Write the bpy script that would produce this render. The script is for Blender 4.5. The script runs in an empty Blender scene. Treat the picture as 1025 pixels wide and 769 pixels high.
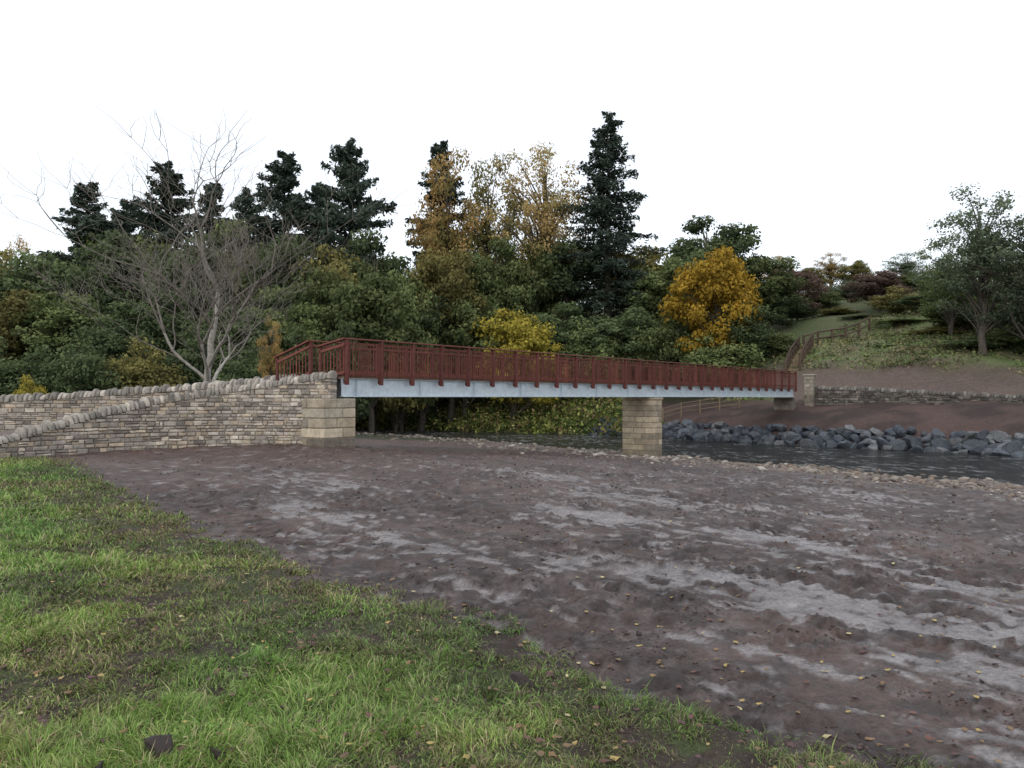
import bpy, math, random
import numpy as np
from mathutils import Vector, Matrix
RS=np.random.RandomState
scene=bpy.context.scene
COL=scene.collection
def lerp(a,b,t): return a+(b-a)*t
def sstep(a,b,x):
    t=np.clip((x-a)/(b-a),0,1); return t*t*(3-2*t)
# ---------------------------------------------------------------- noise
def _h(xi,yi,seed):
    n=(xi.astype(np.int64)*374761393+yi.astype(np.int64)*668265263+seed*144269504)&0xFFFFFFFF
    n=((n^(n>>13))*1274126177)&0xFFFFFFFF
    n=n^(n>>16)
    return (n&0xFFFFFF)/float(0xFFFFFF)
def vn(x,y,seed=0):
    x=np.asarray(x,float);y=np.asarray(y,float)
    xi=np.floor(x);yi=np.floor(y);fx=x-xi;fy=y-yi
    fx=fx*fx*(3-2*fx);fy=fy*fy*(3-2*fy)
    xi=xi.astype(np.int64);yi=yi.astype(np.int64)
    a=_h(xi,yi,seed);b=_h(xi+1,yi,seed);c=_h(xi,yi+1,seed);d=_h(xi+1,yi+1,seed)
    return (a*(1-fx)+b*fx)*(1-fy)+(c*(1-fx)+d*fx)*fy
def fbm(x,y,o=4,seed=0):
    s=0;a=1;t=0
    for i in range(o):
        s=s+a*vn(x*2**i+17.3*i,y*2**i-9.1*i,seed+i);t+=a;a*=.5
    return s/t
# ---------------------------------------------------------------- terrain
def pdist(x,y,P):
    best=np.full(np.shape(x),1e9);sg=np.ones(np.shape(x))
    for (ax,ay),(bx,by) in zip(P[:-1],P[1:]):
        dx,dy=bx-ax,by-ay;L=dx*dx+dy*dy
        t=np.clip(((x-ax)*dx+(y-ay)*dy)/L,0,1)
        d=np.hypot(x-ax-t*dx,y-ay-t*dy)
        cr=dx*(y-ay)-dy*(x-ax)
        m=d<best-1e-9
        best=np.where(m,d,best);sg=np.where(m,np.sign(cr),sg)
    return best*sg
NB=[(60,-60),(24,15),(18.8,28),(14.0,35.5),(9.8,41.0),(6.4,45.6),(-3,60),(-12,70),(-40,83),(-80,95),(-400,150)]
FB=[(110,-60),(36,31),(26.7,41.9),(22.9,47.0),(17.9,51.8),(13.7,58.6),(8.8,66),(-14.5,80),(-45,97),(-85,110),(-400,170)]
GE=[(9,-4),(4.2,0.7),(1.75,3.35),(1.15,3.85),(.42,4.55),(-.42,5.75),(-1.86,7.3),(-4.9,10.9),(-8.2,15.6),(-11.2,20),(-12.6,21.2),(-30,25),(-200,60)]
def dN(x,y): return pdist(x,y,NB)
def dF(x,y): return -pdist(x,y,FB)
def dG(x,y): return pdist(x,y,GE)+(fbm(x*1.3,y*1.3,4,5)-.5)*.6
SM=[(-3.2,11.8,1.5,.50,.9),(1.3,11.6,1.7,.7,1),(3.4,10.0,1.2,.3,.9),(1.2,7.9,1.5,.45,1),(3.0,6.1,2.2,.45,1.1),(2.2,7.0,1.4,.3,.95),
    (3.1,4.6,1.5,.4,1.05),(-.9,9.4,1.1,.25,.75),(1.9,5.1,1.3,.18,.8),(4.4,7.2,1.8,.35,.95),(2.1,14.5,2.3,.7,.75),(-4.0,15.8,2.2,.8,.65),(4.2,5.4,1.3,.28,1),
    (5.2,13.2,2.1,.5,.7),(0.9,17.5,2.8,.9,.65),(7.5,19,2.8,.8,.55),(-.2,6.9,.9,.2,.7),(2.6,3.2,1.4,.28,.7)]
EU=np.array([.61,-.79]);EV=np.array([.79,.61])
def smear(x,y):
    s=np.zeros(np.shape(x))
    wx=x+(fbm(x*1.1,y*1.1,4,31)-.5)*1.5; wy=y+(fbm(x*1.1,y*1.1,4,41)-.5)*1.5
    for cx,cy,l,w,k in SM:
        a=((wx-cx)*EU[0]+(wy-cy)*EU[1])/l; b=((wx-cx)*EV[0]+(wy-cy)*EV[1])/w
        s=np.maximum(s,k*np.exp(-(a*a+b*b)))
    a=x*EU[0]+y*EU[1]; b=x*EV[0]+y*EV[1]
    st=fbm(a*2.4,b*10,4,61)
    st2=fbm(x*.8,y*.8,3,71)
    st3=fbm(x*7,y*7,4,77)
    v=s*1.15+(st-.5)*2.0+(st2-.5)*.8+(st3-.5)*2.0
    return sstep(.42,.86,v)
def base_h(x,y):
    a=dN(x,y);f=dF(x,y)
    near=np.interp(a,[-3,0,1.2,3.5,8,15,22,60],[-2.3,-1.55,-1.48,-1.36,-1.0,-.48,-.02,.05])
    far=np.interp(f,[-3,0,3,7,9,12,16,20.5,30,60,80,150,400],[-2.3,-1.55,.0,1.05,1.3,2.5,4.6,6.0,8.6,16.2,18.5,20,22])
    k=1-.62*sstep(.50,.80,x/np.maximum(y,20))
    far=np.where(f>9,1.3+(far-1.3)*k,far)
    # slight terraces on the open hillside
    far=far+np.where(f>20,np.sin(f*.42)*.45*sstep(20,26,f)*sstep(20,30,x),0)
    left=sstep(12,-30,x)
    far2=np.interp(f,[-3,0,3,7,12,30,60,100,150,400],[-2.3,-1.55,-.4,.5,1.6,6,13,18,20,22])
    far=far*(1-left)+far2*left
    far=np.where(f>14,far+(fbm(x*.05,y*.05,3,3)-.5)*2*sstep(24,44,f),far)
    z=np.maximum(near,far)
    z=z+.14*np.exp(-(((x+7.5)/3)**2+((y-24.5)/1.8)**2))
    return z,a,f
def ground(x,y,full=False):
    x=np.asarray(x,float);y=np.asarray(y,float)
    z,a,f=base_h(x,y);g=dG(x,y)
    nearside=a>0
    mud=nearside*sstep(.12,-.3,g)
    z=z-mud*.07*sstep(24,15,y)
    s=smear(x,y)*mud*sstep(30,22,y)
    R=np.hypot(x,y)
    rough=(fbm(x*.7,y*.7,3,11)-.5)*.13+(fbm(x*2.1,y*2.1,3,13)-.5)*.10
    lump=.40+.9*sstep(.42,.62,fbm(x*.9,y*.9,3,15))
    fine=((fbm(x*5.5,y*5.5,4,17)-.5)*.10+np.abs(fbm(x*13,y*13,2,19)-.5)*.075)*lump
    fine=fine*np.clip(1.3-R/40,.3,1)
    t=x*EU[0]+y*EU[1]; c=x*EV[0]+y*EV[1]
    fr=(c*.38+.06*np.sin(t*.35))%1.0
    band=sstep(.34,.40,fr)*sstep(.62,.56,fr)*sstep(.40,.5,fbm(x*.3,y*.3,2,23))
    ribs=np.sin(t*2*np.pi/.19+np.abs(fr-.48)*14)*.020*band
    scr=(fbm(t*.5,c*9,2,37)-.5)*.05*sstep(.4,.6,fbm(x*.25+3,y*.25,2,39))
    z=z+mud*(rough*(1-.6*s)+fine*(1-.8*s)*(1-.5*band)+ribs+scr*(1-.4*s)-band*.02-s*.008)
    z=z+(1-mud)*nearside*((fbm(x*1.1,y*1.1,3,27)-.5)*.08+(fbm(x*6,y*6,3,29)-.5)*.06)
    farm=(f>0)
    z=z+farm*(fbm(x*.5,y*.5,4,33)-.5)*.5*sstep(0,8,f)
    if full: return z,a,f,g,mud,s,band
    return z
# ---------------------------------------------------------------- mesh helpers
def mk(name,V,Q=None,T=None,col=None,mat=None,smooth=False,link=True):
    V=np.asarray(V,np.float32).reshape(-1,3)
    Q=np.zeros((0,4),int) if Q is None or len(Q)==0 else np.asarray(Q,int).reshape(-1,4)
    T=np.zeros((0,3),int) if T is None or len(T)==0 else np.asarray(T,int).reshape(-1,3)
    me=bpy.data.meshes.new(name)
    me.vertices.add(len(V));me.vertices.foreach_set("co",V.ravel())
    li=np.concatenate([Q.ravel(),T.ravel()]).astype(np.int32)
    me.loops.add(len(li));me.loops.foreach_set("vertex_index",li)
    st=np.concatenate([np.arange(len(Q))*4,len(Q)*4+np.arange(len(T))*3]).astype(np.int32)
    me.polygons.add(len(st));me.polygons.foreach_set("loop_start",st)
    me.polygons.foreach_set("use_smooth",np.full(len(st),smooth,bool))
    me.update(calc_edges=True)
    if col is not None:
        c=np.asarray(col,np.float32).reshape(len(V),-1)
        if c.shape[1]==3: c=np.hstack([c,np.ones((len(V),1),np.float32)])
        at=me.attributes.new('Col','FLOAT_COLOR','POINT');at.data.foreach_set('color',c.ravel())
    if mat: me.materials.append(mat)
    if not link: return me
    o=bpy.data.objects.new(name,me);COL.objects.link(o);return o
class Acc:
    def __init__(s): s.V=[];s.Q=[];s.T=[];s.C=[];s.n=0
    def add(s,V,Q=None,T=None,c=(1,1,1)):
        V=np.asarray(V,float).reshape(-1,3)
        if Q is not None and len(Q): s.Q.append(np.asarray(Q,int).reshape(-1,4)+s.n)
        if T is not None and len(T): s.T.append(np.asarray(T,int).reshape(-1,3)+s.n)
        c=np.asarray(c,float)
        if c.ndim==1: c=np.tile(c,(len(V),1))
        s.C.append(c);s.V.append(V);s.n+=len(V)
    def box(s,x0,x1,y0,y1,z0,z1,c=(1,1,1),b=0):
        if b<=0:
            V=[(x,y,z) for z in(z0,z1) for y in (y0,y1) for x in (x0,x1)]
            s.add(V,[(0,2,3,1),(4,5,7,6),(0,1,5,4),(2,6,7,3),(0,4,6,2),(1,3,7,5)],None,c)
        else:
            cx,cy,cz=(x0+x1)/2,(y0+y1)/2,(z0+z1)/2;hx,hy,hz=(x1-x0)/2,(y1-y0)/2,(z1-z0)/2
            V=[];idx={}
            for sx in(-1,1):
                for sy in(-1,1):
                    for sz in(-1,1):
                        for ax in range(3):
                            p=[sx*(hx-b),sy*(hy-b),sz*(hz-b)]
                            p[ax]=(sx*hx,sy*hy,sz*hz)[ax]
                            idx[(sx,sy,sz,ax)]=len(V);V.append((cx+p[0],cy+p[1],cz+p[2]))
            Q=[];T=[]
            for ax in range(3):
                o=[i for i in range(3) if i!=ax]
                for sg in(-1,1):
                    f=[]
                    for a,b2 in((-1,-1),(1,-1),(1,1),(-1,1)):
                        k=[0,0,0];k[ax]=sg;k[o[0]]=a;k[o[1]]=b2;f.append(idx[(*k,ax)])
                    flip=(sg<0)^(ax==1)
                    Q.append(f[::-1] if flip else f)
                for a in(-1,1):
                    for b2 in(-1,1):
                        k0=[0,0,0];k0[ax]=-1;k0[o[0]]=a;k0[o[1]]=b2
                        k1=list(k0);k1[ax]=1
                        Q.append([idx[(*k0,o[0])],idx[(*k1,o[0])],idx[(*k1,o[1])],idx[(*k0,o[1])]])
            for sx in(-1,1):
                for sy in(-1,1):
                    for sz in(-1,1): T.append([idx[(sx,sy,sz,0)],idx[(sx,sy,sz,1)],idx[(sx,sy,sz,2)]])
            s.add(V,Q,T,c)
    def data(s):
        return (np.vstack(s.V),np.vstack(s.Q) if s.Q else None,np.vstack(s.T) if s.T else None,np.vstack(s.C))
    def make(s,name,mat,smooth=False,link=True):
        V,Q,T,C=s.data();return mk(name,V,Q,T,C,mat,smooth,link)
def empty(name,loc=(0,0,0),rz=0):
    o=bpy.data.objects.new(name,None);o.empty_display_size=.3;o.location=loc;o.rotation_euler=(0,0,rz);COL.objects.link(o);return o
def tag(o,label,cat,group=None,kind=None):
    o["label"]=label;o["category"]=cat
    if group:o["group"]=group
    if kind:o["kind"]=kind
    return o
# ---------------------------------------------------------------- materials
def newmat(name):
    m=bpy.data.materials.new(name);m.use_nodes=True
    nt=m.node_tree;b=nt.nodes['Principled BSDF'];return m,nt,b
def noise(nt,scale,detail=4,rough=.6,coord='Object'):
    tc=nt.nodes.new('ShaderNodeTexCoord');n=nt.nodes.new('ShaderNodeTexNoise')
    n.inputs['Scale'].default_value=scale;n.inputs['Detail'].default_value=detail;n.inputs['Roughness'].default_value=rough
    nt.links.new(tc.outputs[coord],n.inputs['Vector']);return n
def maprange(nt,src,a,b,c,d):
    m=nt.nodes.new('ShaderNodeMapRange');m.inputs[1].default_value=a;m.inputs[2].default_value=b;m.inputs[3].default_value=c;m.inputs[4].default_value=d
    nt.links.new(src,m.inputs[0]);return m.outputs[0]
def mult(nt,colsock,facsock):
    v=nt.nodes.new('ShaderNodeVectorMath');v.operation='SCALE'
    nt.links.new(colsock,v.inputs[0]);nt.links.new(facsock,v.inputs['Scale']);return v.outputs[0]
def bump(nt,b,h,strength=.5,dist=.02,prev=None):
    n=nt.nodes.new('ShaderNodeBump');n.inputs['Strength'].default_value=strength;n.inputs['Distance'].default_value=dist
    nt.links.new(h,n.inputs['Height'])
    if prev: nt.links.new(prev,n.inputs['Normal'])
    nt.links.new(n.outputs[0],b.inputs['Normal']);return n.outputs[0]
def attrmat(name,rough=.85,ns=8,lo=.7,hi=1.25,bs=0.5,bd=.01,spec=.3,ns2=None,objrand=0):
    m,nt,b=newmat(name)
    a=nt.nodes.new('ShaderNodeAttribute');a.attribute_name='Col'
    n=noise(nt,ns,5,.65)
    c=mult(nt,a.outputs['Color'],maprange(nt,n.outputs['Fac'],.3,.7,lo,hi))
    if ns2:
        n2=noise(nt,ns2,4,.6);c=mult(nt,c,maprange(nt,n2.outputs['Fac'],.3,.7,.75,1.2))
    if objrand:
        oi=nt.nodes.new('ShaderNodeObjectInfo');c=mult(nt,c,maprange(nt,oi.outputs['Random'],0,1,1-objrand,1+objrand))
    nt.links.new(c,b.inputs['Base Color'])
    b.inputs['Roughness'].default_value=rough;b.inputs['Specular IOR Level'].default_value=spec
    if bs: bump(nt,b,n.outputs['Fac'],bs,bd)
    return m
def solid(name,col,rough=.7,ns=6,lo=.75,hi=1.2,metal=0,bs=.3,bd=.005,spec=.4,attr=False):
    m,nt,b=newmat(name)
    n=noise(nt,ns,5,.65)
    r=nt.nodes.new('ShaderNodeRGB');r.outputs[0].default_value=(*col,1)
    oi=nt.nodes.new('ShaderNodeObjectInfo')
    c=mult(nt,r.outputs[0],maprange(nt,n.outputs['Fac'],.3,.7,lo,hi))
    c=mult(nt,c,maprange(nt,oi.outputs['Random'],0,1,.85,1.15))
    if attr:
        a=nt.nodes.new('ShaderNodeAttribute');a.attribute_name='Col';c=mult(nt,c,a.outputs['Fac'])
    nt.links.new(c,b.inputs['Base Color']);b.inputs['Roughness'].default_value=rough;b.inputs['Metallic'].default_value=metal
    b.inputs['Specular IOR Level'].default_value=spec
    bump(nt,b,n.outputs['Fac'],bs,bd);return m
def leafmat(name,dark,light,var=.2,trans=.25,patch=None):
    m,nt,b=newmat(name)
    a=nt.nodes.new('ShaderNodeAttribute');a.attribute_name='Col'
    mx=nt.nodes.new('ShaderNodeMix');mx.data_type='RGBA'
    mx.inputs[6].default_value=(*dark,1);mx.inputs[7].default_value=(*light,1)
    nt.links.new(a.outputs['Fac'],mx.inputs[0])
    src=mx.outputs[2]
    if patch:
        n=noise(nt,.35,3,.6);m2=nt.nodes.new('ShaderNodeMix');m2.data_type='RGBA';m2.inputs[7].default_value=(*patch,1)
        nt.links.new(src,m2.inputs[6]);nt.links.new(maprange(nt,n.outputs['Fac'],.46,.60,0,.75),m2.inputs[0]);src=m2.outputs[2]
    oi=nt.nodes.new('ShaderNodeObjectInfo')
    c=mult(nt,src,maprange(nt,oi.outputs['Random'],0,1,1-var,1+var))
    nt.links.new(c,b.inputs['Base Color']);b.inputs['Roughness'].default_value=.75;b.inputs['Specular IOR Level'].default_value=.15
    if trans:
        t=nt.nodes.new('ShaderNodeBsdfTranslucent');nt.links.new(c,t.inputs['Color'])
        ms=nt.nodes.new('ShaderNodeMixShader');ms.inputs[0].default_value=trans
        out=nt.nodes['Material Output'];nt.links.new(b.outputs[0],ms.inputs[1]);nt.links.new(t.outputs[0],ms.inputs[2]);nt.links.new(ms.outputs[0],out.inputs[0])
    return m
def groundmat():
    m,nt,b=newmat('ground_surface')
    a=nt.nodes.new('ShaderNodeAttribute');a.attribute_name='Col'
    n1=noise(nt,4.5,8,.75);n2=noise(nt,28,5,.7);n3=noise(nt,.25,4,.6)
    c=mult(nt,a.outputs['Color'],maprange(nt,n1.outputs['Fac'],.32,.68,.58,1.42))
    c=mult(nt,c,maprange(nt,n2.outputs['Fac'],.3,.7,.55,1.45))
    c=mult(nt,c,maprange(nt,n3.outputs['Fac'],.3,.7,.85,1.15))
    nt.links.new(c,b.inputs['Base Color'])
    rr=nt.nodes.new('ShaderNodeMath');rr.operation='ADD'
    nt.links.new(a.outputs['Alpha'],rr.inputs[0]);nt.links.new(maprange(nt,n1.outputs['Fac'],.3,.7,-.15,.15),rr.inputs[1])
    nt.links.new(rr.outputs[0],b.inputs['Roughness']);b.inputs['Specular IOR Level'].default_value=.3
    p=bump(nt,b,n1.outputs['Fac'],.6,.06)
    bump(nt,b,n2.outputs['Fac'],.7,.022,p)
    return m
M_ground=groundmat()
M_stone=attrmat('rubble_stone',.9,14,.75,1.22,.7,.012,.2,3)
M_rock=attrmat('boulder_rock',.55,2.5,.6,1.4,.8,.05,.4,9,.35)
M_peb=attrmat('river_stone',.7,9,.75,1.25,.4,.01,.3)
M_clod=attrmat('wet_mud_clod',.6,30,.7,1.3,.6,.01,.3)
M_steel=solid('galvanised_steel',(.50,.57,.62),.45,7,.85,1.12,.25,.1,.002,.5)
M_wood=solid('stained_timber',(.140,.042,.031),.65,9,.7,1.3,0,.3,.003,.3,True)
M_woodd=solid('stained_timber_rail',(.165,.054,.040),.6,5,.75,1.25,0,.3,.003,.3)
M_post=solid('stained_timber_post',(.105,.032,.025),.65,5,.75,1.25,0,.3,.003,.3)
M_oldwood=solid('weathered_timber',(.17,.125,.08),.85,9,.7,1.3)
M_darkwood=solid('damp_dark_timber',(.085,.058,.04),.85,9,.7,1.3)
M_bark=solid('bark_dark',(.085,.075,.062),.95,5,.6,1.4,0,.8,.03,.1)
M_barkl=solid('bark_pale',(.33,.31,.275),.9,6,.6,1.3,0,.6,.02,.1)
M_twig=solid('bark_twig',(.25,.225,.195),.9,6,.6,1.3,0,.3,.01,.1)
M_lf_conifer=leafmat('needles_dark',(.028,.044,.036),(.100,.132,.098),.25,.1)
M_lf_green=leafmat('leaves_green',(.058,.084,.036),(.215,.25,.095),.3,.3)
M_lf_deep=leafmat('leaves_deep_green',(.042,.064,.033),(.150,.19,.082),.35,.3)
M_lf_olive=leafmat('leaves_olive',(.09,.09,.034),(.29,.26,.09),.3,.3)
M_lf_yellow=leafmat('leaves_yellow',(.22,.15,.02),(.58,.37,.05),.12,.3)
M_lf_orange=leafmat('leaves_orange',(.22,.14,.05),(.54,.36,.14),.12,.3,(.14,.15,.055))
M_lf_gold=leafmat('leaves_pale_gold',(.30,.22,.09),(.68,.50,.22),.1,.3,(.30,.26,.10))
M_lf_lime=leafmat('leaves_yellow_green',(.16,.15,.025),(.50,.41,.07),.1,.3)
M_lf_rust=leafmat('leaves_rust',(.09,.062,.048),(.22,.15,.12),.2,.3)
M_lf_pale=leafmat('leaves_grey_green',(.065,.088,.055),(.20,.24,.145),.2,.3)
M_blade=attrmat('grass_blade',.6,3,.85,1.15,0,.01,.25)
M_veg=attrmat('undergrowth_leaf',.75,1.2,.6,1.3,0,.01,.15)
M_leaf=attrmat('dead_leaf',.6,20,.8,1.2,0,.01,.3)
# ---------------------------------------------------------------- ground sheets
def axis_y():
    a=list(np.linspace(-40,-2,10))+list(np.linspace(-1.4,2.4,24))
    v=2.5
    while v<66: a.append(v);v*=1.0060
    while v<420: a.append(v);v*=1.022
    return np.array(a)
def axis_x():
    d=.031;r=[0.5+i*d for i in range(135)];
    v=r[-1]
    while v<300: d*=1.021;v+=d;r.append(v)
    l=[0.5-(i+1)*.031 for i in range(110)];d=.031;v=l[-1]
    while v>-330: d*=1.021;v-=d;l.append(v)
    return np.array(l[::-1]+r)
AX,AY=axis_x(),axis_y()
X,Y=np.meshgrid(AX,AY)
Z,A_,F_,G_,MUD,S_,BAND=ground(X,Y,True)
def mix(c,d,t): return c*(1-t[...,None])+np.array(d)*t[...,None]
nn=fbm(X*.6,Y*.6,4,101);n2=fbm(X*4,Y*4,3,103);n3=fbm(X*.12,Y*.12,3,107);n4_=fbm(X*9,Y*9,3,109)
c=np.zeros(X.shape+(3,))+np.array([.066,.046,.041])
c=mix(c,(.090,.057,.047),sstep(.42,.65,nn)*.8)
c=mix(c,(.026,.019,.017),sstep(.47,.62,n2)*.65)
c=mix(c,(.135,.112,.107),sstep(.53,.68,n4_)*.5)
c=mix(c,(.125,.078,.064),sstep(12,22,Y)*.45*sstep(4,-8,X))
c=mix(c,(.25,.23,.228),S_*.85)  # pale silt, with wet sky sheen also painted into this grey
gravel=sstep(9,2.5,A_+(nn-.5)*12)*(A_>-1)
c=mix(c,(.15,.122,.105),gravel*.8)
gr=(A_>0)*sstep(-.1,.25,G_)
gc=mix(np.zeros(X.shape+(3,))+np.array([.055,.068,.027]),(.055,.041,.032),sstep(.40,.52,n2))
c=c*(1-gr[...,None])+gc*gr[...,None]
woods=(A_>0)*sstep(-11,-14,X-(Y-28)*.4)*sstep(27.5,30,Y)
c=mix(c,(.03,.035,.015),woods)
far=(F_>-.5)
rt=sstep(9,13.5,X)
fc=np.zeros(X.shape+(3,))+np.array([.080,.052,.045])
fc=mix(fc,(.045,.032,.029),sstep(.45,.65,nn))
fc=mix(fc,(.05,.075,.02),(1-rt))
hg=mix(np.zeros(X.shape+(3,))+np.array([.12,.16,.06]),(.15,.14,.075),sstep(.42,.58,nn))
hg=mix(hg,(.075,.09,.04),sstep(.5,.65,n3)*.8)
mound=sstep(8.5,9.2,F_)*sstep(16.5,13.5,F_+(nn-.5)*4)*sstep(20,22.5,X)*sstep(38,34,X+(nn-.5)*4)
hgm=sstep(8.2,9.5,F_)*(1-mound)
fc=fc*(1-hgm[...,None])+hg*hgm[...,None]
fc=mix(fc,(.13,.098,.082),mound*.8)
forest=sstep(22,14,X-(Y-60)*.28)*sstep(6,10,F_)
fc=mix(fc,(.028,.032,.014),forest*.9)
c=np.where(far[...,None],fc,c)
rough=np.where(MUD>.5,lerp(.60,.30,S_)-.12*sstep(.5,.6,nn),.9);rough=np.where(far,.92,rough)
rough=np.clip(rough,.28,1)
C4=np.concatenate([c,rough[...,None]],-1).reshape(-1,4)
V=np.stack([X,Y,Z],-1).reshape(-1,3)
ny,nx=X.shape
I=np.arange(nx*ny).reshape(ny,nx)
Q=np.stack([I[:-1,:-1],I[:-1,1:],I[1:,1:],I[1:,:-1]],-1)
gq=(G_[:-1,:-1]>0)&(A_[:-1,:-1]>0)
fq=(A_[:-1,:-1]<=-1.5)
def sub(name,mask):
    q=Q[mask].reshape(-1,4);u,inv=np.unique(q,return_inverse=True)
    return mk(name,V[u],inv.reshape(-1,4),None,C4[u],M_ground,True)
o=sub('ground',~gq&~fq);tag(o,'wet churned brown mud with pale silt smears and painted sky sheen','ground',kind='structure')
o=sub('grass_verge',gq);tag(o,'damp soil under rough green grass verge','ground',kind='structure')
o=sub('hillside',fq);tag(o,'rising far river bank and grassy wooded hillside','hill',kind='structure')
xs=np.linspace(-260,140,90);ys=np.linspace(330,620,30);XX,YY=np.meshgrid(xs,ys)
ZZ=18+64*np.exp(-((XX+70)/95)**2)*sstep(330,500,YY)*(.85+.3*fbm(XX*.01,YY*.01,4,9))+fbm(XX*.05,YY*.05,3,9)*3
cc=np.zeros(XX.shape+(3,))+np.array([.30,.31,.30]);cc=mix(cc,(.2,.23,.2),sstep(.45,.6,fbm(XX*.04,YY*.08,4,12)))  # distance haze painted into the pale hill colour
I2=np.arange(XX.size).reshape(XX.shape)
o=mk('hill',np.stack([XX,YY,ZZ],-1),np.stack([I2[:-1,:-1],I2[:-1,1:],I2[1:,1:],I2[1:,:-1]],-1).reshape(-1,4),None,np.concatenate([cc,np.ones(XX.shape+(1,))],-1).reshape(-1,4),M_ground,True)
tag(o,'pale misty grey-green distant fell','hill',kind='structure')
# ---------------------------------------------------------------- water
def resample(P,n):
    P=np.array(P,float);d=np.r_[0,np.cumsum(np.hypot(*np.diff(P,axis=0).T))];t=np.linspace(0,d[-1],n)
    return np.stack([np.interp(t,d,P[:,0]),np.interp(t,d,P[:,1])],-1)
a=resample([(50,-40)]+NB[1:-2]+[(-80,95),(-160,112)],140)
b=resample([(95,-40)]+FB[1:-2]+[(-85,110),(-165,128)],140)
dv=(b-a);dl=np.linalg.norm(dv,axis=1)[:,None];a2=a-dv/dl*1.5;b2=b+dv/dl*1.5
W=np.stack([a2*(1-t)+b2*t for t in np.linspace(0,1,14)],1)
W=np.concatenate([W,np.full(W.shape[:2]+(1,),-1.5)],-1)
I3=np.arange(140*14).reshape(140,14)
mw,nt,b_=newmat('river_water')
n1=noise(nt,1.0,6,.7);n1b=noise(nt,.35,3,.6)
mp=nt.nodes.new('ShaderNodeMapping');mp.inputs['Rotation'].default_value=(0,0,math.radians(48))
tc=nt.nodes.new('ShaderNodeTexCoord');nt.links.new(tc.outputs['Object'],mp.inputs[0]);mp.inputs['Scale'].default_value=(1.3,.5,1);nt.links.new(mp.outputs[0],n1.inputs['Vector'])
n4=noise(nt,2.2,6,.75);nt.links.new(mp.outputs[0],n4.inputs['Vector'])
cm=nt.nodes.new('ShaderNodeMix');cm.data_type='RGBA';cm.inputs[6].default_value=(.035,.035,.032,1);cm.inputs[7].default_value=(.6,.62,.63,1)
mm=nt.nodes.new('ShaderNodeMath');mm.operation='MULTIPLY'
nt.links.new(maprange(nt,n4.outputs['Fac'],.50,.62,0,.8),mm.inputs[0]);nt.links.new(maprange(nt,n1b.outputs['Fac'],.44,.56,0,1),mm.inputs[1])
nt.links.new(mm.outputs[0],cm.inputs[0]);nt.links.new(cm.outputs[2],b_.inputs['Base Color'])
b_.inputs['Roughness'].default_value=.16;b_.inputs['IOR'].default_value=1.33
bump(nt,b_,n1.outputs['Fac'],1.,2.4)
o=mk('river',W,np.stack([I3[:-1,:-1],I3[:-1,1:],I3[1:,1:],I3[1:,:-1]],-1).reshape(-1,4),None,None,mw,True)
tag(o,'dark rippling shallow river water','river',kind='structure')
# ---------------------------------------------------------------- masonry
def curve(pts,n=240):
    P=np.array(pts,float);d=np.r_[0,np.cumsum(np.hypot(np.diff(P[:,0]),np.diff(P[:,1])))]
    t=np.linspace(0,d[-1],n)
    q=np.stack([np.interp(t,d,P[:,i]) for i in range(P.shape[1])],-1)
    k=max(3,n//14)|1;ker=np.hanning(k+2)[1:-1];ker/=ker.sum()
    qp=np.pad(q,((k//2,k//2),(0,0)),mode='reflect',reflect_type='odd')
    q=np.stack([np.convolve(qp[:,i],ker,'valid') for i in range(q.shape[1])],-1)
    d=np.r_[0,np.cumsum(np.hypot(np.diff(q[:,0]),np.diff(q[:,1])))]
    return q,d
class Wall:
    def __init__(s,pts):
        s.q,s.d=curve(pts);tx=np.gradient(s.q[:,0]);ty=np.gradient(s.q[:,1]);l=np.hypot(tx,ty);s.n=np.stack([-ty/l,tx/l],-1);s.L=s.d[-1]
    def at(s,t,off,z):
        x=np.interp(t,s.d,s.q[:,0]);y=np.interp(t,s.d,s.q[:,1]);a=np.interp(t,s.d,s.n[:,0]);b=np.interp(t,s.d,s.n[:,1])
        return (x+a*off,y+b*off,z)
    def top(s,t): return float(np.interp(t,s.d,s.q[:,2]))
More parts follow.
